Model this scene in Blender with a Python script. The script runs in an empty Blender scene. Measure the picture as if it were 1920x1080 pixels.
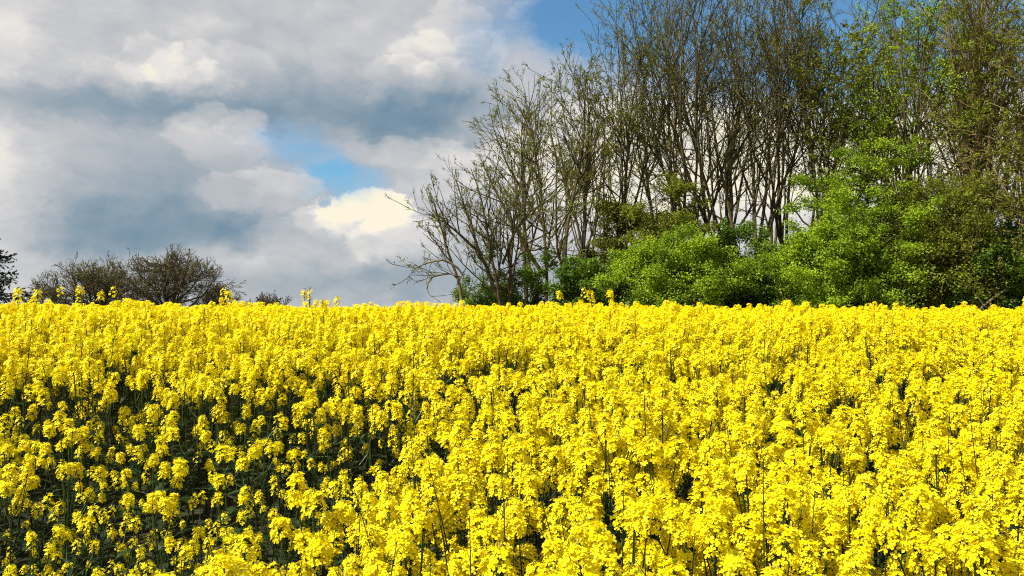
import bpy, math, time
import numpy as np
from mathutils import Matrix, Vector

T0 = time.time()
SC = bpy.context.scene
COL = SC.collection
R = math.radians
rng = np.random.default_rng(7)

# ---------------------------------------------------------------- camera
F = 1507.0                       # focal length in pixels of a 1920 wide frame
CAM_Z = 1.80
PITCH = math.atan(40 / F)        # true horizon lies a little below the frame centre
cam_d = bpy.data.cameras.new('camera')
cam = bpy.data.objects.new('camera', cam_d)
COL.objects.link(cam)
cam_d.sensor_width = 36.0
cam_d.lens = 36.0 * F / 1920
cam_d.clip_start = 0.05
cam_d.clip_end = 5000
cam.location = (0, 0, CAM_Z)
cam.rotation_euler = (math.pi / 2 + PITCH, 0, 0)
SC.camera = cam


def point(px, py, d):
    """the place seen at photo pixel (px, py) at depth d in metres"""
    xc, zc = (px - 960) / F * d, (540 - py) / F * d
    return np.array([xc, d * math.cos(PITCH) - zc * math.sin(PITCH), CAM_Z + d * math.sin(PITCH) + zc * math.cos(PITCH)])


# ---------------------------------------------------------------- materials
def new_mat(name):
    m = bpy.data.materials.new(name)
    m.use_nodes = True
    nt = m.node_tree
    nt.nodes.clear()
    out = nt.nodes.new('ShaderNodeOutputMaterial')
    return m, nt, out


def ramp(nt, fac, stops):
    r = nt.nodes.new('ShaderNodeValToRGB')
    e = r.color_ramp.elements
    while len(e) < len(stops):
        e.new(0.5)
    for k, (p, c) in enumerate(stops):
        e[k].position = p
        e[k].color = (*c, 1)
    nt.links.new(fac, r.inputs[0])
    return r.outputs[0]


def tint_fac(nt):
    a = nt.nodes.new('ShaderNodeAttribute')
    a.attribute_name = 'tint'
    return a.outputs['Fac']


def leafy_mat(name, stops, trans=0.35, trans_gain=(1.2, 1.25, 0.8), rough=0.55, spec=0.25):
    """thin leaf or petal: principled front mixed with light coming through, coloured by the piece's own tint"""
    m, nt, out = new_mat(name)
    c = ramp(nt, tint_fac(nt), stops)
    p = nt.nodes.new('ShaderNodeBsdfPrincipled')
    p.inputs['Roughness'].default_value = rough
    p.inputs['Specular IOR Level'].default_value = spec
    nt.links.new(c, p.inputs['Base Color'])
    t = nt.nodes.new('ShaderNodeBsdfTranslucent')
    mul = nt.nodes.new('ShaderNodeMix')
    mul.data_type = 'RGBA'
    mul.blend_type = 'MULTIPLY'
    mul.inputs[0].default_value = 1
    nt.links.new(c, mul.inputs[6])
    mul.inputs[7].default_value = (*trans_gain, 1)
    nt.links.new(mul.outputs[2], t.inputs['Color'])
    mx = nt.nodes.new('ShaderNodeMixShader')
    mx.inputs[0].default_value = trans
    nt.links.new(p.outputs[0], mx.inputs[1])
    nt.links.new(t.outputs[0], mx.inputs[2])
    nt.links.new(mx.outputs[0], out.inputs[0])
    return m


def rough_mat(name, stops, scale=6.0, rough=0.9, bump=0.3, stretch=(1, 1, 1), detail=6):
    m, nt, out = new_mat(name)
    tc = nt.nodes.new('ShaderNodeTexCoord')
    mp = nt.nodes.new('ShaderNodeMapping')
    mp.inputs['Scale'].default_value = stretch
    nt.links.new(tc.outputs['Object'], mp.inputs[0])
    n = nt.nodes.new('ShaderNodeTexNoise')
    n.inputs['Scale'].default_value = scale
    n.inputs['Detail'].default_value = detail
    n.inputs['Roughness'].default_value = 0.65
    nt.links.new(mp.outputs[0], n.inputs['Vector'])
    c = ramp(nt, n.outputs['Fac'], stops)
    p = nt.nodes.new('ShaderNodeBsdfPrincipled')
    p.inputs['Roughness'].default_value = rough
    p.inputs['Specular IOR Level'].default_value = 0.2
    nt.links.new(c, p.inputs['Base Color'])
    if bump:
        b = nt.nodes.new('ShaderNodeBump')
        b.inputs['Strength'].default_value = bump
        b.inputs['Distance'].default_value = 0.03
        nt.links.new(n.outputs['Fac'], b.inputs['Height'])
        nt.links.new(b.outputs[0], p.inputs['Normal'])
    nt.links.new(p.outputs[0], out.inputs[0])
    return m


M_PETAL = leafy_mat('petal', [(0, (0.86, 0.66, 0.002)), (0.5, (0.91, 0.78, 0.003)), (1, (0.93, 0.83, 0.006))], 0.34, (1.0, 0.99, 0.5), 0.5, 0.15)
M_BUD = leafy_mat('bud', [(0, (0.22, 0.26, 0.02)), (1, (0.50, 0.42, 0.02))], 0.15)
M_STEM = leafy_mat('green_stem', [(0, (0.022, 0.038, 0.009)), (1, (0.062, 0.092, 0.020))], 0.1, rough=0.5)
M_CROPLEAF = leafy_mat('crop_leaf', [(0, (0.009, 0.024, 0.007)), (1, (0.030, 0.064, 0.016))], 0.25)
M_BARK = rough_mat('bark', [(0.25, (0.022, 0.017, 0.010)), (0.5, (0.085, 0.063, 0.029)), (0.72, (0.20, 0.15, 0.07))], 2.2, stretch=(1.6, 1.6, 0.5), bump=0.6)
M_PALEBARK = rough_mat('pale_bark', [(0.25, (0.05, 0.04, 0.022)), (0.5, (0.18, 0.135, 0.067)), (0.72, (0.32, 0.245, 0.125))], 2.2, stretch=(1.6, 1.6, 0.5), bump=0.6)
M_TWIG = rough_mat('twig_bark', [(0.3, (0.036, 0.030, 0.011)), (0.7, (0.145, 0.120, 0.040))], 1.3, bump=0)
M_BROWNTWIG = rough_mat('brown_twig_bark', [(0.3, (0.08, 0.06, 0.020)), (0.7, (0.28, 0.21, 0.072))], 1.3, bump=0)
M_FARTWIG = rough_mat('grey_twig_bark', [(0.3, (0.07, 0.055, 0.035)), (0.7, (0.18, 0.14, 0.085))], 1.3, bump=0)
M_YOUNGLEAF = leafy_mat('young_leaf', [(0, (0.12, 0.125, 0.012)), (0.6, (0.20, 0.225, 0.014)), (1, (0.28, 0.32, 0.018))], 0.35)
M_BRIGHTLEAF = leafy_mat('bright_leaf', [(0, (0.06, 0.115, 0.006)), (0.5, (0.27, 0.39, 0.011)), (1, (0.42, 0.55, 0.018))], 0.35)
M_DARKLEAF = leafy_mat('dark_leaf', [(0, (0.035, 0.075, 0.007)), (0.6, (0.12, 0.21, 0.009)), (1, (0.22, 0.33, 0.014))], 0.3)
M_NEEDLE = leafy_mat('needle', [(0, (0.010, 0.020, 0.012)), (1, (0.028, 0.048, 0.022))], 0.1)
M_SOIL = rough_mat('field_soil', [(0.3, (0.012, 0.014, 0.006)), (0.5, (0.026, 0.030, 0.011)), (0.7, (0.05, 0.042, 0.022))], 3.0, bump=0.8, detail=9)
BARKS = [M_BARK, M_TWIG, M_YOUNGLEAF]


# ---------------------------------------------------------------- mesh helper
class MB:
    """collects blocks of quads, then links them as ONE mesh object"""

    def __init__(self):
        self.V, self.Q, self.Mt, self.Ti, self.n = [], [], [], [], 0

    def add(self, V, Q, mat=0, tint=0.5):
        V = np.asarray(V, np.float32).reshape(-1, 3)
        Q = np.asarray(Q, np.int32).reshape(-1, 4)
        self.V.append(V)
        self.Q.append(Q + self.n)
        self.Mt.append(np.broadcast_to(np.asarray(mat, np.int32), (len(Q),)))
        self.Ti.append(np.broadcast_to(np.asarray(tint, np.float32), (len(V),)))
        self.n += len(V)

    def arrays(self):
        return (np.concatenate(self.V), np.concatenate(self.Q), np.concatenate(self.Mt), np.concatenate(self.Ti))

    def mesh(self, name, mats, smooth=False):
        V, Q, Mt, Ti = self.arrays()
        return make_mesh(name, V, Q, Mt, Ti, mats, smooth)

    def build(self, name, mats, parent=None, smooth=False):
        return link(name, self.mesh(name, mats, smooth), parent)


def make_mesh(name, V, Q, Mt, Ti, mats, smooth=False):
    me = bpy.data.meshes.new(name)
    nq = len(Q)
    me.vertices.add(len(V))
    me.vertices.foreach_set('co', np.ascontiguousarray(V, np.float32).ravel())
    me.loops.add(nq * 4)
    me.loops.foreach_set('vertex_index', np.ascontiguousarray(Q, np.int32).ravel())
    me.polygons.add(nq)
    me.polygons.foreach_set('loop_start', np.arange(0, nq * 4, 4, dtype=np.int32))
    me.polygons.foreach_set('material_index', np.ascontiguousarray(Mt, np.int32))
    me.polygons.foreach_set('use_smooth', np.full(nq, smooth))
    a = me.attributes.new('tint', 'FLOAT', 'POINT')
    a.data.foreach_set('value', np.ascontiguousarray(Ti, np.float32))
    for m in mats:
        me.materials.append(m)
    me.update(calc_edges=True)
    return me


def link(name, data, parent=None, matrix=None):
    o = bpy.data.objects.new(name, data)
    COL.objects.link(o)
    if parent is not None:
        o.parent = parent
    if matrix is not None:
        o.matrix_local = matrix
    return o


def tag(o, label=None, cat=None, group=None, kind=None):
    if label: o['label'] = label
    if cat: o['category'] = cat
    if group: o['group'] = group
    if kind: o['kind'] = kind
    return o


def unit(a):
    return a / np.maximum(np.linalg.norm(a, axis=-1, keepdims=True), 1e-9)


def perp(d):
    ref = np.where(np.abs(d[..., 2:3]) > 0.9, np.array([1.0, 0, 0]), np.array([0, 0, 1.0]))
    a = unit(np.cross(d, ref))
    return a, np.cross(d, a)


def tubes(mb, P, Rd, sides, mat, tint=0.5):
    """P (B,n,3) branch centre lines, Rd (B,n) radii"""
    B, n, _ = P.shape
    if B == 0:
        return
    d = unit(P[:, -1] - P[:, 0])
    a, b = perp(d)
    ang = np.arange(sides) * 2 * math.pi / sides
    ring = a[:, None, :] * np.cos(ang)[None, :, None] + b[:, None, :] * np.sin(ang)[None, :, None]
    V = P[:, :, None, :] + ring[:, None] * Rd[:, :, None, None]
    idx = np.arange(B * n * sides).reshape(B, n, sides)
    nx = np.roll(idx, -1, axis=2)
    Q = np.stack([idx[:, :-1], nx[:, :-1], nx[:, 1:], idx[:, 1:]], -1)
    mb.add(V, Q, mat, tint)


# ---------------------------------------------------------------- ground
GY = np.array([-60, -10, 0.0, 1.8, 3.0, 4.0, 5.0, 6.0, 7.5, 9.0, 11, 14, 20, 30, 45, 70, 110, 200, 700])
GZ = np.array([-2.5, -.45, -.12, 0.0, .14, .28, .42, .54, .645, .69, .70, .66, .52, .3, .1, -.3, -1.0, -2.2, -9.0])


def ground_z(x, y):
    x = np.asarray(x, float)
    y = np.asarray(y, float)
    # smoothed profile, very slightly lower towards the right
    z = (np.interp(y - .4, GY, GZ) + np.interp(y, GY, GZ) * 2 + np.interp(y + .4, GY, GZ)) / 4
    return z - 0.0045 * np.clip(x, -30, 30) * np.clip(y / 12, 0, 1) + 0.025 * np.sin(x * 0.9 + 1.3) * np.sin(y * 0.7 + x * .3)


xs = np.concatenate([np.linspace(-600, -40, 24), np.linspace(-38, -8, 20), np.linspace(-7.5, 7.5, 76), np.linspace(8, 38, 20), np.linspace(40, 600, 24)])
ys = np.concatenate([np.linspace(-60, -4, 10), np.linspace(-3, 16, 96), np.linspace(17, 60, 40), np.linspace(65, 700, 40)])
gx, gy = np.meshgrid(xs, ys, indexing='ij')
gz = ground_z(gx, gy) + rng.normal(0, .012, gx.shape)
idx = np.arange(gx.size).reshape(gx.shape)
mb = MB()
mb.add(np.stack([gx, gy, gz], -1), np.stack([idx[:-1, :-1], idx[1:, :-1], idx[1:, 1:], idx[:-1, 1:]], -1))
tag(mb.build('ground', [M_SOIL], smooth=True), 'dark earth floor of the rapeseed field running back under the trees', 'ground', kind='structure')

# ---------------------------------------------------------------- rapeseed
CROP_MATS = [M_PETAL, M_BUD, M_STEM, M_CROPLEAF]


def raceme(r, nflow, L, width, detail):
    """one flower head along +z; detail 2 near, 1 middle, 0 far"""
    mb = MB()
    k = np.arange(nflow)
    t = (k + r.uniform(0, 1, nflow)) / nflow                  # 0 low .. 1 top
    z = L * (0.22 + 0.72 * t ** 0.9)
    az = k * 2.39996 + r.normal(0, .35, nflow)
    prof = np.sqrt(np.clip(1 - np.abs(t - 0.42) ** 2.2 * 1.7, .12, 1))
    pl = width * prof * r.uniform(.75, 1.15, nflow)
    up = 0.25 + 0.9 * t
    out = np.stack([np.cos(az), np.sin(az), up], -1)
    out = unit(out)
    base = np.stack([0 * z, 0 * z, z - .010], -1)
    c = base + out * pl[:, None]
    nrm = unit(out + np.array([0, 0, .35]) + r.normal(0, .35, (nflow, 3)))
    a, b = perp(nrm)
    rot = r.uniform(0, 6.28, nflow)
    ps = r.uniform(.85, 1.15, nflow) * (0.0098 if detail == 2 else 0.0106 if detail == 1 else 0.0128)
    tint = np.clip(r.normal(.55, .25, nflow), 0, 1)
    for q in range(4):
        th = rot + q * math.pi / 2 + r.normal(0, .12, nflow)
        e = a * np.cos(th)[:, None] + b * np.sin(th)[:, None]
        f = np.cross(nrm, e)
        w = ps * r.uniform(.34, .46, nflow)
        lift = r.uniform(.1, .5, nflow)
        s = ps[:, None]
        p0 = c + e * s * .08
        p1 = c + e * s * .62 + nrm * s * (lift * .55)[:, None]
        p2 = c + e * s * 1.05 + nrm * s * (lift * .35)[:, None]
        if detail == 2:
            V = np.stack([p0 - f * (w * .22)[:, None], p0 + f * (w * .22)[:, None], p1 + f * w[:, None], p1 - f * w[:, None],
                          p2 + f * (w * .72)[:, None], p2 - f * (w * .72)[:, None]], 1)
            qd = np.array([[0, 1, 2, 3], [3, 2, 4, 5]])
        else:
            V = np.stack([p0 - f * (w * .4)[:, None], p0 + f * (w * .4)[:, None], p2 + f * (w * 1.0)[:, None], p2 - f * (w * 1.0)[:, None]], 1)
            qd = np.array([[0, 1, 2, 3]])
        nv = V.shape[1]
        Q = (np.arange(nflow) * nv)[:, None, None] + qd[None]
        mb.add(V, Q, 0, np.repeat(tint, nv))
    # axis
    ax = np.array([[[0, 0, -.01], [0, 0, L * .5], [0, 0, L * .97]]])
    tubes(mb, ax, np.array([[.0024, .0019, .0012]]) * (1.0 if detail else 1.3), 3, 2, .5)
    if detail:
        # flower stalks
        sd = unit(np.cross(out, np.array([0, 0, 1.0])) + 1e-6) * .0008
        V = np.stack([base - sd, base + sd, c + sd, c - sd], 1)
        mb.add(V, (np.arange(nflow) * 4)[:, None] + np.arange(4)[None], 2, .8)
        # buds at the tip
        nb = 9 if detail == 2 else 4
        bd = unit(np.stack([r.normal(0, .5, nb), r.normal(0, .5, nb), r.uniform(.5, 1.2, nb)], -1))
        p = np.array([0, 0, L * .93]) + bd * r.uniform(.004, .013, nb)[:, None]
        a, b = perp(bd)
        wd = .0022
        P = np.stack([p, p + bd * .004, p + bd * .008], 1)
        tubes(mb, P, np.tile(np.array([[.0009, wd, .0006]]), (nb, 1)), 3, 1, r.uniform(0, 1))
        # young pods under the flowers
        npod = 5
        az2 = r.uniform(0, 6.28, npod)
        o2 = unit(np.stack([np.cos(az2), np.sin(az2), np.full(npod, .9)], -1))
        b2 = np.stack([0 * az2, 0 * az2, r.uniform(-.01, L * .22, npod)], -1)
        e2 = b2 + o2 * r.uniform(.02, .045, npod)[:, None]
        tubes(mb, np.stack([b2, e2], 1), np.tile(np.array([[.0010, .0007]]), (npod, 1)), 3, 2, .7)
    return mb


def leaf_blades(mb, P0, D, L, W, droop, r):
    """curved lance shaped leaves; P0 (n,3), D (n,3) outward direction"""
    n = len(P0)
    side = unit(np.cross(D, np.array([0, 0, 1.0])))
    ts = np.array([0, .35, .7, 1.0])
    ws = np.array([.18, 1.0, .75, .05])
    V = []
    for t, w in zip(ts, ws):
        c = P0 + D * (L * t)[:, None] + np.array([0, 0, -1.0]) * (droop * L * t * t)[:, None]
        V += [c - side * (W * w)[:, None], c + side * (W * w)[:, None]]
    V = np.stack(V, 1)
    qd = np.array([[0, 1, 3, 2], [2, 3, 5, 4], [4, 5, 7, 6]])
    mb.add(V, (np.arange(n) * 8)[:, None, None] + qd[None], 3, np.repeat(r.uniform(0, 1, n), 8))


def plant_template(r, nrac, racemes, detail, height=1.06, spread=.13, leafy=True, lush=1.0):
    """returns stem MB, leaves MB, [(raceme index, 4x4)]"""
    st, lv = MB(), MB()
    h = height - .13
    lean = r.normal(0, .035, 2)
    ts = np.linspace(0, 1, 5)
    P = np.stack([lean[0] * ts ** 2 + .012 * np.sin(ts * 5 + r.uniform(0, 6)), lean[1] * ts ** 2, ts * h], -1)
    P[0] = (0, 0, -.03)
    tubes(st, P[None], np.linspace(.0065, .0030, 5)[None], 4 if detail == 2 else 3, 2, r.uniform(.2, .8))
    spots = []

    def put(p, d):
        d = unit(d)
        q = Vector((0, 0, 1)).rotation_difference(Vector(d)).to_matrix().to_4x4()
        s = r.uniform(.82, 1.15)
        m = Matrix.Translation(Vector(p)) @ q @ Matrix.Rotation(r.uniform(0, 6.28), 4, 'Z') @ Matrix.Scale(s, 4)
        spots.append((int(r.integers(len(racemes))), m))

    put(P[-1], np.array([lean[0], lean[1], 1.0]) + r.normal(0, .05, 3))
    az0 = r.uniform(0, 6.28)
    for k in range(nrac - 1):
        t = r.uniform(.52, .86)
        s0 = np.array([np.interp(t, ts, P[:, 0]), np.interp(t, ts, P[:, 1]), t * h])
        az = az0 + k * 2.4 + r.normal(0, .3)
        rad = spread * r.uniform(.45, 1.45)
        ze = max(h * r.uniform(.74, 1.03), s0[2] + .06)
        e = np.array([s0[0] + rad * math.cos(az), s0[1] + rad * math.sin(az), ze])
        mid = s0 * .5 + e * .5 + np.array([rad * .22 * math.cos(az), rad * .22 * math.sin(az), -.02])
        C = np.stack([s0, mid, e])
        tubes(st, C[None], np.array([[.0032, .0027, .0022]]), 3, 2, r.uniform(.2, .9))
        put(e, (e - mid) + np.array([0, 0, .12]))
    for _ in range(int(r.integers(0, 3)) if detail else 0):      # bare stalks with young pods, overtopping the bloom
        az = r.uniform(0, 6.28)
        q = np.array([math.cos(az), math.sin(az), 0.])
        C = np.stack([P[2], P[2] + q * .04 + (0, 0, .25), P[2] + q * r.uniform(.03, .16) + (0, 0, h * .5 + r.uniform(.06, .2))])
        tubes(st, C[None], np.array([[.0030, .0026, .0012]]), 3, 2, r.uniform(0, .4))
        npod = int(r.integers(0, 7))
        if npod:
            u = r.uniform(.45, 1, npod)[:, None]
            b0 = C[1] * (1 - u) + C[2] * u
            a2 = r.uniform(0, 6.28, npod)
            tubes(st, np.stack([b0, b0 + np.stack([np.cos(a2) * .022, np.sin(a2) * .022, np.full(npod, .028)], -1)], 1), np.tile(np.array([[.0011, .0008]]), (npod, 1)), 3, 2, .3)
    if leafy:
        n = int((9 if detail == 2 else 5) * lush)
        zz = r.uniform(.12, .88, n) * h
        az = r.uniform(0, 6.28, n)
        D = unit(np.stack([np.cos(az), np.sin(az), r.uniform(.1, .9, n)], -1))
        P0 = np.stack([np.interp(zz / h, ts, P[:, 0]), np.interp(zz / h, ts, P[:, 1]), zz], -1)
        L = r.uniform(.09, .20, n) * np.where(zz < .5 * h, 1.25, .8)
        leaf_blades(lv, P0, D, L, L * r.uniform(.10, .20, n), r.uniform(.1, .7, n), r)
    return st, lv, spots


r2 = np.random.default_rng(21)
NEAR_RAC = [raceme(r2, int(r2.integers(48, 76)), r2.uniform(.065, .115), r2.uniform(.028, .040), 2) for _ in range(10)]
THIN_RAC = [raceme(r2, int(r2.integers(12, 26)), r2.uniform(.05, .09), r2.uniform(.020, .031), 2) for _ in range(8)]
MID_RAC = [raceme(r2, int(r2.integers(40, 54)), r2.uniform(.065, .115), r2.uniform(.027, .038), 1) for _ in range(8)]
FAR_RAC = [raceme(r2, int(r2.integers(27, 35)), r2.uniform(.065, .11), r2.uniform(.026, .037), 0) for _ in range(6)]

PRE_NEAR = [plant_template(r2, int(r2.integers(6, 10)), NEAR_RAC, 2) for _ in range(12)]
PRE_THIN = [plant_template(r2, int(r2.integers(5, 8)), THIN_RAC, 2, height=.82, spread=.17, lush=1.6) for _ in range(8)]
PRE_MID = [plant_template(r2, int(r2.integers(6, 10)), MID_RAC, 1) for _ in range(10)]
PRE_MIDTHIN = [plant_template(r2, int(r2.integers(5, 8)), THIN_RAC, 1, height=.88, spread=.17, lush=1.6) for _ in range(6)]
PRE_FAR = [plant_template(r2, int(r2.integers(6, 9)), FAR_RAC, 0, leafy=False) for _ in range(10)]


def smooth(a, b, x):
    t = np.clip((x - a) / (b - a), 0, 1)
    return t * t * (3 - 2 * t)


def thin_weight(x, y):
    """1 inside the thin strip of stunted crop at the left front, 0 in the full crop"""
    s = (x + 1.10) * -.877 + (y - 1.95) * .480
    wob = .035 * np.sin(y * 5 + x * 3) + .025 * np.sin(x * 7 - y * 2)
    return smooth(.0, .10, s + wob) * (1 - smooth(2.7, 5.6, y + wob * 2))


def spread_points(y0, y1, step, margin):
    out = []
    ny = int((y1 - y0) / step)
    for i in range(ny):
        y = y0 + i * step
        half = y * 0.64 + margin
        x = np.arange(-half, half, step)
        out.append(np.stack([x + rng.uniform(-.5, .5, len(x)) * step, y + rng.uniform(-.5, .5, len(x)) * step], -1))
    return np.concatenate(out)


STEP = .190
near_all = spread_points(1.30, 7.2, STEP, .9)
more = spread_points(1.45, 4.6, .19, .5)        # the thin patch is set closer with small plants
more = more[(thin_weight(more[:, 0], more[:, 1]) > .5) & (rng.uniform(0, 1, len(more)) < .40)]
near_all = near_all[rng.uniform(0, 1, len(near_all)) > .22 * thin_weight(near_all[:, 0], near_all[:, 1])]
near_all = np.concatenate([near_all, more])
# right behind the full plants' edge the strip is almost bare
sd_ = (near_all[:, 0] + 1.10) * -.877 + (near_all[:, 1] - 1.95) * .480
bare = smooth(.02, .08, sd_) * (1 - smooth(.38, .85, sd_)) * (1 - smooth(3.3, 4.3, near_all[:, 1]))
near_all = near_all[rng.uniform(0, 1, len(near_all)) > .80 * bare]
inside = np.abs(near_all[:, 0]) < near_all[:, 1] * .655 + .04
order = np.argsort(np.where(inside, near_all[:, 1], 99 + near_all[:, 1]))
near_all = near_all[order]
N_IND = 294
ind, rest = near_all[:N_IND], near_all[N_IND:]


def base_scale(x, y, wt, r):
    return (1.05 + r.normal(0, .06)) * (1 - .22 * wt)


# shared part meshes for the individual plants
MESH_RAC = [m.mesh('flower_head', CROP_MATS) for m in NEAR_RAC]
MESH_THIN = [m.mesh('flower_head', CROP_MATS) for m in THIN_RAC]


def part_meshes(pre):
    return [(st.mesh('stem', CROP_MATS, True), lv.mesh('leaves', CROP_MATS), sp) for st, lv, sp in pre]


PM_NEAR, PM_THIN = part_meshes(PRE_NEAR), part_meshes(PRE_THIN)


def place_plant(x, y, z, scale, rz, tpl, racs, label, group):
    o = bpy.data.objects.new('rapeseed_plant', None)
    COL.objects.link(o)
    o.empty_display_size = .05
    o.location = (x, y, z)
    o.rotation_euler = (rng.normal(0, .05), rng.normal(0, .05), rz)
    o.scale = (scale, scale, scale)
    tag(o, label, 'rapeseed plant', group)
    st, lv, sp = tpl
    link('stem', st, o)
    link('leaves', lv, o)
    for k, m in sp:
        link('flower_head', racs[k], o, m)
    return o


for (x, y) in ind:
    wt = float(thin_weight(x, y))
    z = float(ground_z(x, y))
    if rng.uniform() < wt ** .4:
        place_plant(x, y, z, rng.uniform(.52, .88) + .26 * (1 - wt), rng.uniform(0, 6.28), PM_THIN[rng.integers(len(PM_THIN))], MESH_THIN,
                    'short rapeseed plant with sparse small flower heads in the dark thin patch', 'stunted plants in the dark thin patch')
    else:
        place_plant(x, y, z, base_scale(x, y, wt, rng), rng.uniform(0, 6.28), PM_NEAR[rng.integers(len(PM_NEAR))], MESH_RAC,
                    'full rapeseed plant in dense yellow bloom at the front edge of the crop', 'full plants at the front of the crop')

# a few plants that stand clear of the crop's skyline
for px, py, d, lab in [(172, 536, 9.2, 'tall rapeseed plant standing out in front of the round bare trees'),
                       (487, 545, 9.4, 'tall rapeseed plant standing out just right of the round bare tree'),
                       (592, 550, 9.8, 'tall slim rapeseed plant standing out against open grey sky'),
                       (40, 548, 9.0, 'tall rapeseed plant standing out against the dark conifer'),
                       (1127, 546, 9.6, 'tall rapeseed plant standing out against the dark wood edge')]:
    p = point(px, py, d)
    gz0 = float(ground_z(p[0], p[1]))
    place_plant(p[0], p[1], gz0, (p[2] - gz0) / .75, rng.uniform(0, 6.28), PM_THIN[rng.integers(len(PM_THIN))], MESH_THIN, lab, 'tall plants on the skyline of the crop')


def compose(pre, racs):
    out = []
    ra = [m.arrays() for m in racs]
    for st, lv, sp in pre:
        b = MB()
        b.add(*st.arrays())
        if lv.n:
            b.add(*lv.arrays())
        for k, m in sp:
            V, Q, Mt, Ti = ra[k]
            m3 = np.array(m)
            b.add(V @ m3[:3, :3].T + m3[:3, 3], Q, Mt, Ti)
        out.append(b.arrays())
    return out


def scatter(mb, pts, tpls, scale_fn, pick_r):
    which = pick_r.integers(len(tpls), size=len(pts))
    for k, (V, Q, Mt, Ti) in enumerate(tpls):
        sel = pts[which == k]
        n = len(sel)
        if not n:
            continue
        a = pick_r.uniform(0, 6.28, n)
        s = scale_fn(sel)
        tl = pick_r.normal(0, .05, (n, 2))
        c, sn = np.cos(a), np.sin(a)
        X = V[None, :, 0] * c[:, None] - V[None, :, 1] * sn[:, None] + V[None, :, 2] * tl[:, :1]
        Y = V[None, :, 0] * sn[:, None] + V[None, :, 1] * c[:, None] + V[None, :, 2] * tl[:, 1:]
        W = np.stack([X, Y, np.broadcast_to(V[None, :, 2], X.shape)], -1) * s[:, None, None]
        W += np.stack([sel[:, 0], sel[:, 1], ground_z(sel[:, 0], sel[:, 1])], -1)[:, None, :]
        QQ = Q[None] + (np.arange(n) * len(V))[:, None, None]
        jit = np.repeat(pick_r.normal(0, .12, n), len(V)).reshape(n, -1)
        mb.add(W, QQ, np.tile(Mt, n), np.clip(Ti[None] + jit, 0, 1).ravel())


field = MB()
wr = thin_weight(rest[:, 0], rest[:, 1])
thin = rng.uniform(0, 1, len(rest)) < wr ** .4
sc1 = lambda p: (1.05 + rng.normal(0, .06, len(p))) * (1 - .22 * thin_weight(p[:, 0], p[:, 1]))
scatter(field, rest[~thin], compose(PRE_MID, MID_RAC), sc1, rng)
scatter(field, rest[thin], compose(PRE_MIDTHIN, THIN_RAC), lambda p: rng.uniform(.56, .90, len(p)) + .26 * (1 - thin_weight(p[:, 0], p[:, 1])), rng)
FAR = compose(PRE_FAR, FAR_RAC)
far1 = spread_points(7.2, 14.0, .19, 1.2)
scatter(field, far1, FAR, lambda p: 1.05 + rng.normal(0, .045, len(p)) + .07 * (rng.uniform(0, 1, len(p)) > .97), rng)
far2 = spread_points(14.0, 31.0, .42, 2.0)
scatter(field, far2, FAR, lambda p: 1.0 + rng.normal(0, .05, len(p)), rng)
tag(field.build('rapeseed_crop', CROP_MATS), 'dense yellow rapeseed in bloom filling the field behind the front plants', 'crop', kind='stuff')
print('crop quads', sum(len(q) for q in field.Q), 'near', len(near_all), 'far', len(far1), len(far2), round(time.time() - T0, 1))
del field


# ---------------------------------------------------------------- trees
def grow(r, S, D, L, r0, r1, nseg, wander, up, droop=0.0):
    """S starts, D directions, L lengths: wandering branches. returns points (B,n+1,3), radii (B,n+1)"""
    B = len(S)
    P = np.empty((B, nseg + 1, 3))
    P[:, 0] = S
    d = unit(D)
    st = (L / nseg)[:, None]
    for k in range(nseg):
        d = unit(d + r.normal(0, wander, (B, 3)) + np.array([0, 0, up - droop * (1 - k / nseg)]))
        P[:, k + 1] = P[:, k] + d * st
    t = np.linspace(0, 1, nseg + 1)[None]
    return P, r0[:, None] * (1 - t) ** .9 + r1[:, None] * (1 - (1 - t) ** .9)


def sprout(r, P, Rd, L, n, t0, t1, ang, ratio, taper, rk, rmin, flat=0.0, side=None):
    """children of branches P: n per metre-ish count array or int; returns starts, dirs, lengths, radii"""
    B, m, _ = P.shape
    cnt = np.full(B, n) if np.isscalar(n) else n
    cnt = np.maximum(0, np.floor(cnt + r.uniform(0, 1, B)).astype(int))
    par = np.repeat(np.arange(B), cnt)
    K = len(par)
    t = r.uniform(t0, t1, K)
    u = t * (m - 1)
    i = np.minimum(u.astype(int), m - 2)
    f = (u - i)[:, None]
    S = P[par, i] * (1 - f) + P[par, i + 1] * f
    tg = unit(P[par, i + 1] - P[par, i])
    rr = Rd[par, i] * (1 - f[:, 0]) + Rd[par, i + 1] * f[:, 0]
    a, b = perp(tg)
    az = r.uniform(0, 6.28, K)
    an = np.radians(r.uniform(ang[0], ang[1], K))
    D = tg * np.cos(an)[:, None] + (a * np.cos(az)[:, None] + b * np.sin(az)[:, None]) * np.sin(an)[:, None]
    if side is not None:
        D = D + np.asarray(side)
    D[:, 2] *= (1 - flat)
    D = unit(D)
    Ln = L[par] * ratio * (1 - taper * t) * r.uniform(.65, 1.3, K)
    r0 = np.maximum(np.minimum(rr * .75, Ln * rk), rmin)
    return S, D, Ln, r0


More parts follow.
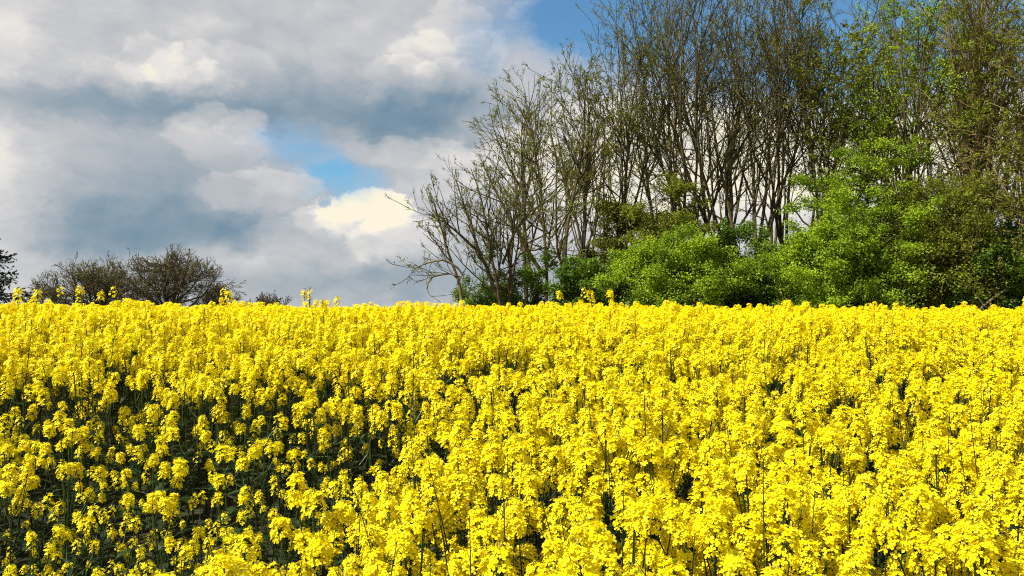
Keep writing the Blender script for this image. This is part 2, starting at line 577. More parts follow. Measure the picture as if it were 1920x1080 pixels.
def leaf_cards(mb, r, C, size, mat, upbias=.6, clump=.05, per=1):
    """small folded leaves around points C"""
    C = np.repeat(C, per, axis=0)
    n = len(C)
    if not n:
        return
    C = C + r.normal(0, clump, (n, 3))
    nrm = unit(r.normal(0, 1, (n, 3)) + np.array([-.1, -.2, upbias * 1.6]))
    a, b = perp(nrm)
    th = r.uniform(0, 6.28, n)
    e = a * np.cos(th)[:, None] + b * np.sin(th)[:, None]
    f = np.cross(nrm, e)
    s = (size * r.uniform(.6, 1.35, n))[:, None]
    wv = s * r.uniform(.28, .42, n)[:, None]
    V = np.stack([C - e * s * .5, C + f * wv + nrm * s * .12, C + e * s * .55 - nrm * s * .1, C - f * wv + nrm * s * .12], 1)
    g = np.sin(C[:, 0] * 2.9 + np.sin(C[:, 2] * 2.3) * 1.7) + np.sin(C[:, 2] * 4.1 + C[:, 1] * 2.2)      # sprays differ in tone
    tint = np.clip(r.normal(.5, .2, n) + .15 * g, 0, 1)
    mb.add(V, (np.arange(n) * 4)[:, None] + np.arange(4)[None], mat, np.repeat(tint, 4))


def along(r, P, n):
    """n random points on branches P"""
    B, m, _ = P.shape
    k = r.integers(0, B, n)
    u = r.uniform(.15, 1, n) * (m - 1)
    i = np.minimum(u.astype(int), m - 2)
    f = (u - i)[:, None]
    return P[k, i] * (1 - f) + P[k, i + 1] * f


def bare_tree(name, label, cat, px, d, top, seed, half=2.4, stems=1, fan=6, lean=(0, 0), girth=.17, t0=.22, n1=16, n2=5.6, n3=3.2, n4=2.4, twig=.0112,
              leaves=2500, leafsize=.075, limbs=(), group=None, bark=None, twigm=None, leafm=None, wander=.09, up=.028, droop=0.0, belly=.5, low=.22, l2=.52, cap=3.6):
    """a tree whose rounded crown, `half` metres in half width, tops out at photo height `top` when its foot is at column px, depth d"""
    r = np.random.default_rng(seed)
    foot = point(px, 565, d)
    foot[2] = float(ground_z(foot[0], foot[1])) - .05
    H = (point(px, top, d)[2] - foot[2])
    root = bpy.data.objects.new(name, None)
    COL.objects.link(root)
    root.location = foot
    tag(root, label, cat, group)
    tr, cr = MB(), MB()
    S, D, L, r0 = [], [], [], []
    for k in range(stems):
        az = 2 * math.pi * k / max(stems, 1) + r.uniform(0, 1.2)
        sp = math.radians(fan) * (0 if stems == 1 else 1) * r.uniform(.5, 1.2)
        S.append([.12 * math.cos(az) * (stems > 1), .12 * math.sin(az) * (stems > 1), 0])
        D.append([math.sin(sp) * math.cos(az) + lean[0], math.sin(sp) * math.sin(az) * .7 + lean[1], math.cos(sp)])
        L.append(H * r.uniform(.80, .92))
        r0.append(girth * (1 if stems == 1 else r.uniform(.6, .85)))
    S, D, L, r0 = map(np.array, (S, D, L, r0))
    P0, R0 = grow(r, S, D, L, r0, np.full(stems, .018), 16, .055, .02)
    R0[:, 0] *= 1.35
    tubes(tr, P0, R0, 8, 0)
    # limbs: from a stem out to a point on the rounded crown
    K = n1 * stems
    He = H - .55 * cap * .5
    par = np.repeat(np.arange(stems), n1)
    t = r.uniform(t0, .88, K)
    u = t * 16
    i = np.minimum(u.astype(int), 15)
    f = (u - i)[:, None]
    A = P0[par, i] * (1 - f) + P0[par, i + 1] * f
    ra = R0[par, i] * (1 - f[:, 0]) + R0[par, i + 1] * f[:, 0]
    zt = A[:, 2] + np.maximum(He - A[:, 2], .3) * r.uniform(low, 1.0, K)
    zc = belly * H
    env = np.where(zt > zc, np.sqrt(np.clip(1 - ((zt - zc) / (He - zc)) ** 2, 0.02, 1)), .55 + .45 * zt / zc)
    az = np.arctan2(A[:, 1] - lean[1] * A[:, 2], A[:, 0] - lean[0] * A[:, 2]) + r.normal(0, 1.3, K)
    rad = half * env * r.uniform(.45, 1.05, K) ** .8
    E = np.stack([lean[0] * zt + rad * np.cos(az), lean[1] * zt + rad * np.sin(az), zt], -1)
    M = A + (E - A) * np.stack([np.full(K, .66), np.full(K, .66), np.full(K, .36)], -1)
    tt = np.linspace(0, 1, 10)[None, :, None]
    P1 = A[:, None] * (1 - tt) ** 2 + 2 * M[:, None] * tt * (1 - tt) + E[:, None] * tt ** 2
    ln1 = np.linalg.norm(E - A, axis=1)
    P1[:, 1:] += np.cumsum(r.normal(0, .018, P1[:, 1:].shape), axis=1) * ln1[:, None, None] ** .7
    if droop:
        P1[:, :, 2] -= droop * ln1[:, None] * np.linspace(0, 1, 10)[None] ** 2
    rr1 = np.minimum(ra * .8, .010 + ln1 * .017)
    R1 = twig + (rr1 - twig)[:, None] * (1 - tt[:, :, 0]) ** .9
    R1 = np.maximum(R1, twig)
    tubes(tr, P1, R1, 5, 0)
    extra = []
    for poly, rad in limbs:      # big limbs of their own shape: (dx, dy, z) in metres from the foot
        q = np.array(poly, float)
        tq = np.linspace(0, 1, len(q))
        t9 = np.linspace(0, 1, 10)
        c = np.stack([np.interp(t9, tq, q[:, j]) for j in range(3)], -1)
        c[1:-1] = (c[:-2] + 2 * c[1:-1] + c[2:]) / 4
        c[1:] += r.normal(0, .03, c[1:].shape)
        rad9 = rad * (1 - t9) ** .8 + twig
        tubes(tr, c[None], rad9[None], 6, 0)
        extra.append((c, rad9, np.linalg.norm(np.diff(c, axis=0), axis=1).sum()))
    if extra:
        P1 = np.concatenate([P1] + [e[0][None] for e in extra])
        R1 = np.concatenate([R1] + [e[1][None] for e in extra])
        ln1 = np.concatenate([ln1] + [np.array([e[2]]) for e in extra])
    # the upper half of each stem branches like a limb too
    top = P0[:, 7:]
    tp = np.stack([top[:, np.minimum((np.linspace(0, 9, 10)).astype(int), top.shape[1] - 1)]], 0)[0]
    P1 = np.concatenate([P1, tp])
    R1 = np.concatenate([R1, R0[:, 7:17]])
    ln1 = np.concatenate([ln1, L * .55])
    cnt = n2 * np.clip(ln1 / (H * .3), .5, 2.0)
    s2, d2, ln2, rr2 = sprout(r, P1, R1, ln1, cnt, .15, .98, (20, 56), l2, .55, .014, twig * 1.3)
    ln2 = np.minimum(ln2, cap)
    P2, R2 = grow(r, s2, d2, ln2, rr2, np.full(len(s2), twig * .9), 5, wander, up)
    tubes(cr, P2, R2, 3, 0)
    s3, d3, ln3, rr3 = sprout(r, P2, R2, ln2, n3 * np.clip(ln2 / (cap * .42), .5, 2),   .2, 1.0, (18, 52), .46, .4, .012, twig * .9)
    L3 = np.clip(ln3, cap * .08, cap * .5)
    P3, R3 = grow(r, s3, d3, L3, rr3, np.full(len(s3), twig * .7), 4, wander * 1.1, up)
    tubes(cr, P3, R3, 3, 0)
    s4, d4, ln4, rr4 = sprout(r, P3, R3, L3, n4, .3, 1.0, (15, 42), .5, .3, .012, twig * .75)
    P4, R4 = grow(r, s4, d4, np.clip(ln4, cap * .04, cap * .18), rr4, np.full(len(s4), twig * .55), 2, wander, up)
    tubes(cr, P4, R4, 3, 0)
    if leaves:
        leaf_cards(cr, r, along(r, P4, int(leaves * .75)), leafsize, 1, .6, .05)
        leaf_cards(cr, r, along(r, P3, int(leaves * .25)), leafsize, 1, .6, .05)
    tr.build('trunk', [bark or M_BARK], root, True)
    cr.build('crown', [twigm or M_TWIG, leafm or M_YOUNGLEAF], root)
    return root


def leafy_shrub(name, label, cat, px, d, top, width, seed, stems=7, n1=9, leaves=30000, leafsize=.11, mat=None, group=None, flat=.45, cover=True,
                depth=None, twigm=None, bend=.05, t0=.15, low=.0, lean=(0, 0), trunk_h=0.0):
    """shrub or small leafy tree, `width` metres across; leaves sit on layered side sprays"""
    r = np.random.default_rng(seed)
    foot = point(px, 565, d)
    foot[2] = float(ground_z(foot[0], foot[1])) - .05
    H = point(px, top, d)[2] - foot[2]
    root = bpy.data.objects.new(name, None)
    COL.objects.link(root)
    root.location = foot
    tag(root, label, cat, group)
    st, fo = MB(), MB()
    az = np.linspace(0, 6.28, stems, endpoint=False) + r.uniform(-.4, .4, stems)
    rad = r.uniform(.25, 1.0, stems)
    hw = width / 2
    dp = depth or hw
    tip = np.stack([hw * .8 * rad * np.cos(az) + lean[0] * H, dp * .8 * rad * np.sin(az) + lean[1] * H, H * (1.0 - .45 * rad ** 1.6)], -1)
    tip[0] = (lean[0] * H, 0, H * .96)
    S = np.stack([.25 * np.cos(az) * rad, .25 * np.sin(az) * rad, 0 * az], -1)
    n = 9
    t = np.linspace(0, 1, n)
    P0 = S[:, None] * (1 - t)[None, :, None] + tip[:, None] * t[None, :, None]
    P0[:, :, 2] = tip[:, 2:3] * t[None] ** .85
    P0[:, 1:] += r.normal(0, .06, P0[:, 1:].shape)
    L0 = np.linalg.norm(tip, axis=1)
    R0 = np.maximum(.012 * L0[:, None] * (1 - t[None]) + .008, .008)
    tubes(st, P0, R0, 5, 0)
    s1, d1, l1, rr = sprout(r, P0, R0, L0, n1, t0, 1.0, (40, 85), .44, .6, .014, .009, flat)
    P1, R1 = grow(r, s1, d1, l1, rr, np.full(len(s1), .006), 6, .12, bend)
    tubes(st, P1, R1, 4, 0)
    s2, d2, l2, rr = sprout(r, P1, R1, l1, 8, .15, 1.0, (30, 65), .5, .45, .012, .006, flat)
    P2, R2 = grow(r, s2, d2, np.clip(l2, .2, 1.4), rr, np.full(len(s2), .005), 4, .12, bend)
    tubes(fo, P2, R2, 3, 0)
    s3, d3, l3, rr = sprout(r, P2, R2, np.clip(l2, .2, 1.4), 5, .2, 1.0, (25, 60), .5, .3, .012, .005, flat)
    P3, R3 = grow(r, s3, d3, np.clip(l3, .12, .6), rr, np.full(len(s3), .004), 2, .1, bend)
    tubes(fo, P3, R3, 3, 0)
    leaf_cards(fo, r, along(r, P3, int(leaves * .9)), leafsize * .9, 1, .75, .10)
    leaf_cards(fo, r, along(r, P2, int(leaves * .4)), leafsize * .9, 1, .75, .12)
    # keep twigs that would dive below the ground at soil level
    for b in (st, fo):
        for v in b.V:
            np.maximum(v[:, 2], .02, out=v[:, 2])
    st.build('stem', [twigm or M_BARK], root, True)
    fo.build('foliage', [M_TWIG, mat or M_BRIGHTLEAF], root)
    return root


G_EDGE = 'bare trees along the edge of the wood'
G_BACK = 'bare trees deeper in the wood'
G_SHRUB = 'leafy shrubs at the foot of the wood'
G_FAR = 'distant trees beyond the field'

k34 = 34 / F
# outermost slender tree with drooping branches reaching left
bare_tree('bare_tree', 'slender tree outermost on the left of the wood, with low branches drooping over the crop', 'tree', 876, 34, 318, 11, half=1.49, girth=0.094, t0=.42, n1=6,
          lean=(-.09, 0), leaves=500, bark=M_PALEBARK, group=G_EDGE, belly=.7,
          limbs=[([(-.15, 0, 3.0), (-.6, -.1, 3.6), (-1.2, -.2, 3.75), (-1.9, -.4, 3.4), (-2.3, -.5, 3.25), (-2.6, -.5, 3.5)], .05),
                 ([(-.15, 0, 2.9), (-.8, .3, 3.2), (-1.4, .4, 3.1), (-1.85, .4, 2.6), (-1.65, .4, 2.15), (-1.2, .5, 1.95)], .045),
                 ([(-.35, 0, 4.4), (-.8, .2, 5.1), (-1.3, .2, 5.6), (-1.7, .1, 6.3)], .045)])
# dark forked tree with the long limb rising to the left
bare_tree('bare_tree', 'dark forked tree at the wood corner with one long limb sweeping up to the left', 'tree', 946, 35, 262, 12, half=2.47, stems=2, fan=6, girth=0.156, t0=.18, n1=7,
          leaves=2400, group=G_EDGE, lean=(-.03, 0),
          limbs=[([(-.05, -.1, 1.2), (-.35, -.2, 2.6), (-1.0, -.3, 3.9), (-1.9, -.6, 4.9), (-2.7, -.8, 5.4), (-3.4, -.9, 5.8)], .085),
                 ([(-.9, -.25, 3.7), (-1.5, .1, 5.4), (-1.9, .3, 6.6), (-2.2, .4, 7.6)], .06),
                 ([(-.1, .1, 3.6), (.5, .2, 5.2), (1.2, .1, 6.0), (2.2, 0, 6.5)], .06),
                 ([(-.1, .1, 2.9), (.7, .3, 4.1), (1.7, .3, 4.4), (2.7, .2, 4.2)], .05)])
bare_tree('bare_tree', 'bare tree behind the dark forked tree, its crown stepping up leftwards', 'tree', 1022, 39, 82, 13, half=2.99, stems=2, fan=5, girth=0.150, n1=10,
          leaves=6000, group=G_EDGE, lean=(-.06, 0), limbs=[([(-.2, 0, 3.5), (-1.4, -.2, 5.5), (-2.5, -.2, 7.6), (-3.2, -.2, 9.2)], .10)])
bare_tree('bare_tree', 'twin stemmed bare tree tinted olive by young leaves near the wood corner', 'tree', 1072, 37, 72, 14, half=2.08, stems=2, fan=4, girth=0.137, n1=9, leaves=6500, group=G_EDGE, lean=(-.01, 0))
bare_tree('bare_tree', 'narrow bare tree with tall upright twigs against the patch of blue sky', 'tree', 1160, 38, 2, 15, half=2.60, stems=2, fan=5, girth=0.150, n1=10, leaves=7000, group=G_EDGE, low=.3)
# many stemmed vase shaped trees in the middle
bare_tree('bare_tree', 'vase shaped bare tree of many steep stems rising over the round green shrub', 'tree', 1390, 38, -110, 16, half=5.20, stems=7, fan=14, girth=0.150, t0=.25, n1=5, leaves=5500, group=G_EDGE, low=.4, belly=.65, n2=4.5)
bare_tree('bare_tree', 'steep branching bare tree left of the vase shaped tree', 'tree', 1285, 40, -90, 17, half=3.38, stems=4, fan=9, girth=0.144, n1=6, leaves=4500, group=G_EDGE, lean=(-.02, 0), low=.3)
bare_tree('bare_tree', 'bare tree with dark crowded stems right of the vase shaped tree', 'tree', 1490, 40, -70, 18, half=3.38, stems=4, fan=8, girth=0.137, n1=6, leaves=6500, group=G_EDGE, low=.3)
bare_tree('young_leaved_tree', 'tree with yellow green young leaves below a gap of blue sky', 'tree', 1575, 38, -30, 19, half=2.99, stems=2, fan=7, girth=0.137, n1=9, leaves=17000, leafsize=.10, group=G_EDGE)
bare_tree('young_leaved_tree', 'tree with fresh green leaf tufts high up, left of the thick pale trunk', 'tree', 1720, 36, -90, 20, half=3.12, stems=2, fan=8, girth=0.125, n1=9, leaves=17000, leafsize=.10, group=G_EDGE, leafm=M_BRIGHTLEAF)
bare_tree('bare_tree', 'thick pale brown trunk standing tall near the right end of the wood', 'tree', 1802, 35, -160, 21, half=3.90, stems=1, girth=0.225, t0=.3, n1=17, leaves=12000, group=G_EDGE, bark=M_PALEBARK, twigm=M_BROWNTWIG, low=.3)
bare_tree('bare_tree', 'paired brown trunks just right of the thickest trunk', 'tree', 1862, 37, -90, 22, half=3.25, stems=3, fan=7, girth=0.150, n1=7, leaves=9000, group=G_EDGE, bark=M_PALEBARK, twigm=M_BROWNTWIG)
bare_tree('bare_tree', 'spreading tree cut by the right frame edge, its tan branches arching low', 'tree', 1990, 32, -100, 23, half=4.3, stems=2, fan=6, girth=0.162, t0=.15, n1=14, n2=6, n3=3.6, n4=2, leaves=24000, leafsize=.10, group=G_EDGE, bark=M_PALEBARK, twigm=M_BROWNTWIG, low=.1, droop=.12, up=.0, wander=.14,
          limbs=[([(-.1, 0, 2.2), (-1.2, -.6, 1.6), (-2.0, -.9, .95), (-2.9, -1.1, 1.25), (-3.9, -1.2, 1.9)], .085),
                 ([(-.1, 0, 3.0), (-1.2, -.4, 3.3), (-2.4, -.8, 2.7), (-3.4, -1.0, 2.1), (-4.2, -1, 1.2), (-5.2, -1, .8)], .07),
                 ([(-.1, 0, 4.2), (-1.5, -.6, 5.4), (-3.0, -.9, 6.0), (-4.4, -1.0, 6.2)], .07),
                 ([(-.1, 0, 5.4), (-1.5, -.6, 7.4), (-3.2, -.9, 8.4), (-4.6, -1.0, 8.6)], .07)])
# trees deeper in the wood
back = [(985, 46, 170, 'thin bare tree seen between the dark forked tree and the trees behind it'),
        (1108, 50, 110, 'thin bare tree deeper in, between the olive tinted tree and the narrow one'),
        (1130, 44, 170, 'low thin stems standing deeper in left of the narrow bare tree'),
        (1228, 46, 20, 'bare tree deeper in just right of the narrow bare tree'),
        (1345, 48, -40, 'bare tree deeper in behind the left stems of the vase shaped tree'),
        (1445, 47, -10, 'bare tree deeper in behind the right stems of the vase shaped tree'),
        (1535, 48, 30, 'bare tree deeper in left of the yellow green young leaved tree'),
        (1640, 46, -30, 'bare tree deeper in right of the yellow green young leaved tree'),
        (1690, 50, -30, 'bare tree deeper in above the tall layered green tree'),
        (1770, 48, -50, 'dark straight stem deeper in just left of the thickest trunk'),
        (1835, 47, -50, 'dark stem deeper in just right of the thickest trunk'),
        (1905, 49, -60, 'bare tree deeper in by the right frame edge')]
for k, (px, d, top, lab) in enumerate(back):
    bare_tree('bare_tree', lab, 'tree', px, d, top, 40 + k, half=1.9 if px < 1140 else 2.6, stems=1 + (k % 3), fan=6, girth=.14, n1=(10, 5, 4)[k % 3], n2=3.0 if px < 1600 else 3.6, n3=2.6, n4=1.4, leaves=1600 if px < 1500 else 5000, leafsize=.08, twig=.014, group=G_BACK)

# shrubs at the foot of the wood
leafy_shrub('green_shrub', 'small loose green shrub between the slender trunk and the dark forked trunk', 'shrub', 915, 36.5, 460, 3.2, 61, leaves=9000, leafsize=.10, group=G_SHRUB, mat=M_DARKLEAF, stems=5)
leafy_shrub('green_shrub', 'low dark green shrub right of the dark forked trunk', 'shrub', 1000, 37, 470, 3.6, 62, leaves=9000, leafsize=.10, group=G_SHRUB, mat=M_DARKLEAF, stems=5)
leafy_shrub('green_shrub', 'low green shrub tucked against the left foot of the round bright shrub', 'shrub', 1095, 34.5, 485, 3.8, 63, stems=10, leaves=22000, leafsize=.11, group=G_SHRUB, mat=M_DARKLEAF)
leafy_shrub('green_shrub', 'round bright green shrub at the middle of the wood edge', 'shrub', 1262, 34, 438, 8.4, 64, stems=26, n1=10, leaves=72000, leafsize=.10, group=G_SHRUB)
leafy_shrub('green_shrub', 'taller olive green shrub rising behind the round bright shrub', 'shrub', 1230, 37, 335, 7.5, 65, stems=12, leaves=34000, leafsize=.12, group=G_SHRUB, mat=M_YOUNGLEAF)
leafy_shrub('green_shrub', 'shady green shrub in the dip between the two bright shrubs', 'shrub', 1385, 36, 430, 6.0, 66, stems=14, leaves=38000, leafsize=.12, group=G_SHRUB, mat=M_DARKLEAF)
leafy_shrub('green_shrub', 'broad bright green shrub under the tall layered green tree', 'shrub', 1562, 33.5, 422, 9.0, 67, stems=28, n1=10, leaves=80000, leafsize=.10, group=G_SHRUB)
leafy_shrub('green_tree', 'tall layered green tree in fresh leaf standing over the broad shrub', 'tree', 1625, 35.5, 262, 9.4, 68, stems=11, n1=13, leaves=34000, leafsize=.11, group=G_SHRUB, flat=.8, bend=.01, t0=.3)
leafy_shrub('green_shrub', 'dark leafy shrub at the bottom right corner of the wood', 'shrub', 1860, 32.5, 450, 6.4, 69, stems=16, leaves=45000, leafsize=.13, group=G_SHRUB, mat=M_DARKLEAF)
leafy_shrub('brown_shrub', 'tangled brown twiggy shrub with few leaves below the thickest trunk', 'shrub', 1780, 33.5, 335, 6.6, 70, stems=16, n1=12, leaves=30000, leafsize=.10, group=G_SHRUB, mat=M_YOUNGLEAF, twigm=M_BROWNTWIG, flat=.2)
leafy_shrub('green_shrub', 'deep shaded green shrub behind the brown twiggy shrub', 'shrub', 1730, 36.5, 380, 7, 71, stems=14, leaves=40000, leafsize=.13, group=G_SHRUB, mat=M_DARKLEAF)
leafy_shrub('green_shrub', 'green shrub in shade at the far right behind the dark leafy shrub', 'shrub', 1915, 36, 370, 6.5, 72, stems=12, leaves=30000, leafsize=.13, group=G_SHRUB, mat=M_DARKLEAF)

# low growth along the foot of the wood
r = np.random.default_rng(77)
n = 70000
dd = r.uniform(36.5, 46, n)
ux = r.uniform(960, 2080, n)
xx = (ux - 960) / F * dd
hh = np.clip((1.5 + .5 * np.sin(xx * 1.7) + .4 * np.sin(xx * .63 + dd)), .6, None) * (.45 + .55 * smooth(985, 1120, ux)) + .5
zz = ground_z(xx, dd) + hh * r.uniform(0, 1, n) ** .6
mb = MB()
leaf_cards(mb, r, np.stack([xx, dd, zz], -1), .13, 0, .5, .05)
tag(mb.build('undergrowth', [M_DARKLEAF]), 'low dark leafy undergrowth filling the foot of the wood', 'undergrowth', kind='stuff')

# distant trees on the left
bare_tree('bare_tree', 'round domed bare tree far off over the left of the field', 'tree', 318, 88, 462, 81, half=7.6, stems=3, fan=14, girth=.34, t0=.12, n1=18, n2=6.5, n3=3.8, n4=2, twig=.023, leaves=1800, leafsize=.17, group=G_FAR, twigm=M_FARTWIG, low=.15, belly=.35, cap=3.0)
bare_tree('bare_tree', 'lower domed bare tree joined to the left of the round one', 'tree', 182, 92, 480, 82, half=6.6, stems=3, fan=14, girth=.30, t0=.12, n1=17, n2=6.5, n3=3.8, n4=2, twig=.023, leaves=3200, leafsize=.18, group=G_FAR, twigm=M_FARTWIG, low=.15, belly=.4, cap=2.8)
bare_tree('bare_tree', 'smallest bare tree at the left end of the distant clump', 'tree', 92, 96, 520, 83, half=3.2, stems=2, fan=10, girth=.2, t0=.12, n1=10, n2=7, n3=4, n4=2, twig=.022, leaves=800, leafsize=.16, group=G_FAR, twigm=M_FARTWIG, low=.2, belly=.4, cap=2.0)
bare_tree('bare_shrub', 'faint low bare shrub peeping over the crop right of the round tree', 'shrub', 505, 96, 543, 84, half=3.2, stems=4, fan=25, girth=.10, t0=.1, n1=6, n2=6, n3=4, n4=2, twig=.018, leaves=250, leafsize=.15, group=G_FAR, twigm=M_FARTWIG, low=.3, belly=.3, cap=1.2)
bare_tree('bare_shrub', 'low bare shrub at the right foot of the round distant tree', 'shrub', 408, 86, 528, 85, half=2.4, stems=4, fan=25, girth=.10, t0=.1, n1=7, n2=7, n3=4, n4=2, twig=.02, leaves=400, leafsize=.15, group=G_FAR, twigm=M_FARTWIG, low=.3, belly=.3, cap=1.4)


def conifer(name, label, px, d, top, seed, group):
    r = np.random.default_rng(seed)
    foot = point(px, 570, d)
    foot[2] = float(ground_z(foot[0], foot[1])) - .05
    H = point(px, top, d)[2] - foot[2]
    root = bpy.data.objects.new(name, None)
    COL.objects.link(root)
    root.location = foot
    tag(root, label, 'tree', group)
    tr, cr = MB(), MB()
    t = np.linspace(0, 1, 8)
    tubes(tr, np.stack([0 * t, 0 * t, H * t], -1)[None], (.02 + .16 * (1 - t))[None], 6, 0)
    n = 62
    tz = np.sort(r.uniform(.12, .98, n))
    az = r.uniform(0, 6.28, n)
    L = (1 - tz) ** .85 * H * .50 * r.uniform(.75, 1.2, n) + .15
    S = np.stack([0 * az, 0 * az, tz * H], -1)
    D = np.stack([np.cos(az), np.sin(az), r.uniform(-.25, .1, n)], -1)
    P1, R1 = grow(r, S, D, L, .012 + L * .012, np.full(n, .008), 7, .05, .05, .05)
    tubes(cr, P1, R1, 4, 0)
    s2, d2, l2, rr = sprout(r, P1, R1, L, 20, .12, 1., (35, 65), .38, .5, .01, .008, .3)
    P2, R2 = grow(r, s2, d2, l2, rr, np.full(len(s2), .006), 3, .05, -.03)
    tubes(cr, P2, R2, 3, 0)
    leaf_cards(cr, r, along(r, P2, 30000), .12, 1, .5, .03)
    leaf_cards(cr, r, along(r, P1, 6000), .12, 1, .5, .03)
    tr.build('trunk', [M_BARK], root, True)
    cr.build('crown', [M_TWIG, M_NEEDLE], root)


conifer('conifer_tree', 'dark conifer cut off by the left frame edge', -52, 60, 385, 91, G_FAR)
print('trees', round(time.time() - T0, 1))

# ---------------------------------------------------------------- sun and sky
SUN_AZ, SUN_EL = R(-114), R(50)           # measured from +Y (view direction), positive to the right
sd = Vector((math.sin(SUN_AZ) * math.cos(SUN_EL), math.cos(SUN_AZ) * math.cos(SUN_EL), math.sin(SUN_EL)))
sun_d = bpy.data.lights.new('sun', 'SUN')
sun_d.energy = 5.0
sun_d.angle = R(.5)
sun_d.color = (1.0, .955, .88)
sun = bpy.data.objects.new('sun', sun_d)
COL.objects.link(sun)
sun.rotation_euler = sd.to_track_quat('Z', 'Y').to_euler()
sun.location = sd * 50

world = bpy.data.worlds.new('World')
SC.world = world
world.use_nodes = True
nt = world.node_tree
nt.nodes.clear()
N, LK = nt.nodes.new, nt.links.new
wout = N('ShaderNodeOutputWorld')
sky = N('ShaderNodeTexSky')
sky.sky_type = 'NISHITA'
sky.sun_disc = False
sky.sun_elevation = SUN_EL
sky.sun_rotation = SUN_AZ
sky.air_density = 1.0
sky.dust_density = .6
sky.ozone_density = 2.2
bg_sky = N('ShaderNodeBackground')
bg_sky.inputs[1].default_value = .092
deep = N('ShaderNodeMix')
deep.data_type = 'RGBA'
deep.blend_type = 'MULTIPLY'
deep.inputs[0].default_value = 1
deep.inputs[7].default_value = (.50, .88, 1.0, 1)
LK(sky.outputs[0], deep.inputs[6])
LK(deep.outputs[2], bg_sky.inputs[0])


def math_node(op, a, b=None, c=None, clamp=False):
    n = N('ShaderNodeMath')
    n.operation = op
    n.use_clamp = clamp
    for k, v in enumerate((a, b, c)):
        if v is None: continue
        if isinstance(v, (int, float)): n.inputs[k].default_value = v
        else: LK(v, n.inputs[k])
    return n.outputs[0]


def vec_node(op, a, b=None, scale=None):
    n = N('ShaderNodeVectorMath')
    n.operation = op
    for k, v in enumerate((a, b)):
        if v is None: continue
        if isinstance(v, tuple): n.inputs[k].default_value = v
        else: LK(v, n.inputs[k])
    if scale is not None: n.inputs['Scale'].default_value = scale
    return n.outputs['Value'] if op == 'LENGTH' else n.outputs[0]


# every direction of the sky as (azimuth, elevation) in hundredths of a radian-like unit
tc = N('ShaderNodeTexCoord')
sp = N('ShaderNodeSeparateXYZ')
LK(tc.outputs['Generated'], sp.inputs[0])
az = math_node('ARCTAN2', sp.outputs[0], sp.outputs[1])
hor = math_node('SQRT', math_node('ADD', math_node('MULTIPLY', sp.outputs[0], sp.outputs[0]), math_node('MULTIPLY', sp.outputs[1], sp.outputs[1])))
el = math_node('ARCTAN2', sp.outputs[2], hor)
cb = N('ShaderNodeCombineXYZ')
LK(az, cb.inputs[0]); LK(el, cb.inputs[1])
UV = cb.outputs[0]


def noise(vec, scale, detail, rough, dist=0.0):
    n = N('ShaderNodeTexNoise')
    n.inputs['Scale'].default_value = scale
    n.inputs['Detail'].default_value = detail
    n.inputs['Roughness'].default_value = rough
    n.inputs['Distortion'].default_value = dist
    LK(vec, n.inputs['Vector'])
    return n


stretch = vec_node('MULTIPLY', UV, (1, 1.5, 1))
w1 = noise(stretch, 5.5, 9, .58)
warp = vec_node('MULTIPLY', vec_node('SUBTRACT', w1.outputs['Color'], (.5, .5, .5)), (.10, .062, 0))
PW = vec_node('ADD', UV, warp)
w2 = noise(stretch, 24, 6, .6)
warp2 = vec_node('MULTIPLY', vec_node('SUBTRACT', w2.outputs['Color'], (.5, .5, .5)), (.072, .050, 0))
PW2 = vec_node('ADD', PW, warp2)


def sky_dir(px, py):
    v = point(px, py, 1.0) - np.array([0, 0, CAM_Z])
    return math.atan2(v[0], v[1]), math.atan2(v[2], math.hypot(v[0], v[1]))


def patch(px, py, rx, ry, amp, soft=1.0, src=None):
    a, e = sky_dir(px, py)
    dlt = vec_node('MULTIPLY', vec_node('SUBTRACT', src or PW2, (a, e, 0)), (F / rx, F / ry, 0))
    ln = vec_node('LENGTH', dlt)
    mr = N('ShaderNodeMapRange')
    mr.interpolation_type = 'SMOOTHSTEP'
    LK(ln, mr.inputs[0])
    mr.inputs[1].default_value = 1.0 + soft * .5
    mr.inputs[2].default_value = 1.0 - soft * .5
    mr.inputs[3].default_value = 0
    mr.inputs[4].default_value = amp
    return mr.outputs[0]


def total(vals):
    s = vals[0]
    for v in vals[1:]: s = math_node('ADD', s, v)
    return s


def puff(px, py, rx, ry, amp, soft=.28, shade=.75):
    """a heap of cloud: crisp ragged rim, white on its upper side and greyer towards its base"""
    m = patch(px, py, rx, ry, 1.0, soft)
    a, e = sky_dir(px, py)
    s2 = N('ShaderNodeSeparateXYZ')
    LK(PW, s2.inputs[0])
    v = math_node('MULTIPLY_ADD', math_node('SUBTRACT', s2.outputs[1], e), F / ry * .5, .5 + .15, clamp=True)
    v = math_node('MULTIPLY_ADD', v, shade, 1 - shade)
    return math_node('MULTIPLY', math_node('MULTIPLY', m, v), amp)


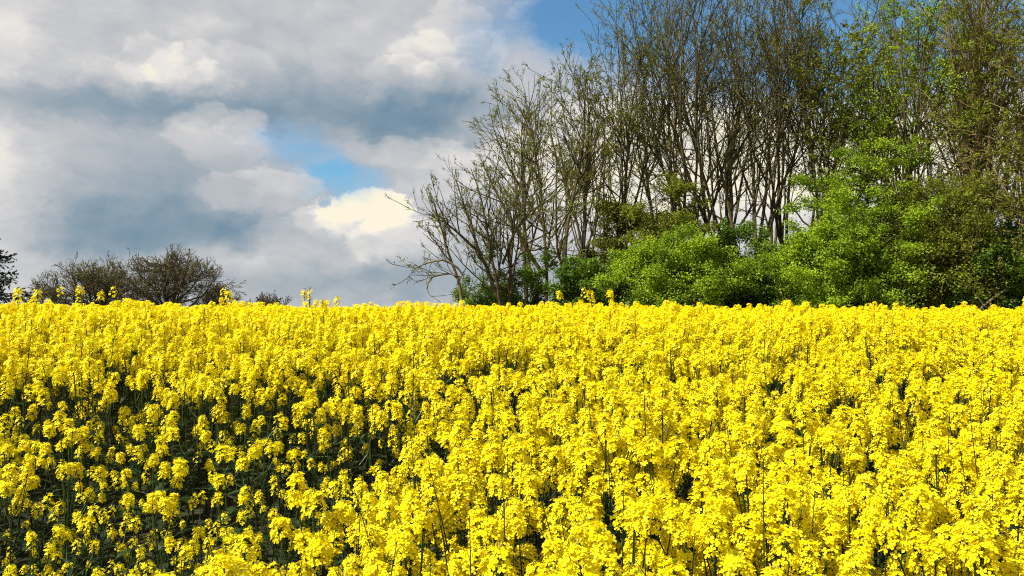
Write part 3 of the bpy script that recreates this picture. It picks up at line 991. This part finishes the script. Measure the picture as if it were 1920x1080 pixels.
PUFFS = [(465, 245, 40, 34, .12), (395, 230, 44, 36, .10), (735, 405, 40, 26, .16), (660, 398, 36, 24, .16), (600, 275, 60, 16, .0), (520, 340, 60, 26, .08), (285, 104, 48, 42, .15), (332, 122, 52, 44, .13), (372, 152, 42, 38, .12), (240, 145, 66, 38, .09), (450, 150, 75, 60, .10), (425, 262, 78, 58, .26), (485, 362, 100, 38, .22), (850, 38, 66, 52, .16), (893, 80, 44, 34, .13), (800, 105, 62, 46, .14), (752, 150, 66, 46, .15), (838, 152, 66, 38, .13),
         (925, 95, 22, 48, .16), (990, 14, 42, 18, .25), (690, 402, 90, 36, .40), (712, 388, 40, 32, .22), (620, 412, 60, 26, .22), (755, 450, 90, 36, .22), (560, 470, 150, 60, .14), (500, 520, 90, 40, .10), (760, 290, 130, 34, .12)]
BRIGHT = [(60, 60, 220, 140, .10, 1.8), (0, 30, 50, 60, .14, 1.6), (700, 60, 110, 60, .10, 1.8), (370, 40, 50, 34, .10, 1.4), (5, 370, 55, 130, .26, 1.7), (110, 290, 190, 80, .10, 1.8),
          (1290, 290, 380, 140, .40, 1.2), (1750, 230, 260, 110, .34, 1.2), (990, 60, 110, 50, .08, 1.6)]
DARK = [(170, 192, 260, 34, -.36, 1.7), (720, 200, 240, 60, -.34, 1.6), (800, 232, 150, 40, -.22, 1.5), (290, 350, 230, 110, -.28, 1.8), (300, 428, 240, 36, -.26, 1.4), (480, 190, 120, 50, -.08, 1.8),
        (690, 525, 300, 34, -.26, 1.7), (780, 500, 110, 20, -.12, 1.3), (640, 70, 80, 60, -.06, 1.8), (200, 60, 90, 60, -.06, 1.8), (450, 440, 40, 22, -.14, 1.4), (330, 190, 110, 26, -.08, 1.5), (660, 440, 70, 24, -.10, 1.5)]
GAPS = [(535, 268, 52, 30, .52, 1.4), (590, 312, 52, 28, .5, 1.4), (635, 348, 66, 30, .66, 1.2), (1100, 15, 190, 60, .85, 1.3), (1400, 60, 330, 100, .95, 1.2), (1790, 70, 280, 100, .95, 1.2), (905, 95, 40, 50, .4, 1.6)]

fb = noise(vec_node('ADD', stretch, warp), 6.0, 9, .55)
fb2 = noise(vec_node('ADD', vec_node('ADD', stretch, warp), (-.010, .020, 0)), 6.0, 9, .55)
relief = math_node('MULTIPLY', math_node('SUBTRACT', fb.outputs['Fac'], fb2.outputs['Fac']), .8)
tex = math_node('MULTIPLY', math_node('SUBTRACT', fb.outputs['Fac'], .5), .26)
bright = total([patch(*b) for b in BRIGHT] + [patch(*b) for b in DARK] + [puff(*b) for b in PUFFS] + [relief, tex])
bright = math_node('ADD', bright, .60)
cr = N('ShaderNodeValToRGB')
e = cr.color_ramp.elements
stops = [(0.0, (.165, .265, .36)), (.22, (.27, .35, .42)), (.45, (.42, .46, .50)), (.66, (.575, .58, .595)), (.88, (.82, .785, .745)), (1.0, (.99, .91, .72))]
while len(e) < len(stops): e.new(.5)
for k, (p, c) in enumerate(stops):
    e[k].position = p
    e[k].color = (*c, 1)
LK(bright, cr.inputs[0])
bg_cloud = N('ShaderNodeBackground')
LK(cr.outputs[0], bg_cloud.inputs[0])
bg_cloud.inputs[1].default_value = .65
cov = math_node('SUBTRACT', 1.0, total([patch(*g) for g in GAPS]), clamp=True)
cov = math_node('ADD', math_node('MULTIPLY', cov, .94), .04)
mix = N('ShaderNodeMixShader')
LK(cov, mix.inputs[0])
LK(bg_sky.outputs[0], mix.inputs[1])
LK(bg_cloud.outputs[0], mix.inputs[2])
LK(mix.outputs[0], wout.inputs[0])
world.cycles.sampling_method = 'MANUAL'
world.cycles.sample_map_resolution = 512

# ---------------------------------------------------------------- picture
SC.view_settings.view_transform = 'Standard'
SC.view_settings.look = 'None'
SC.view_settings.exposure = .64
SC.view_settings.gamma = 1
SC.cycles.use_denoising = False
SC.cycles.filter_width = 1.1
SC.cycles.max_bounces = 8
SC.cycles.diffuse_bounces = 4
SC.cycles.transmission_bounces = 4
print('script done', round(time.time() - T0, 1))
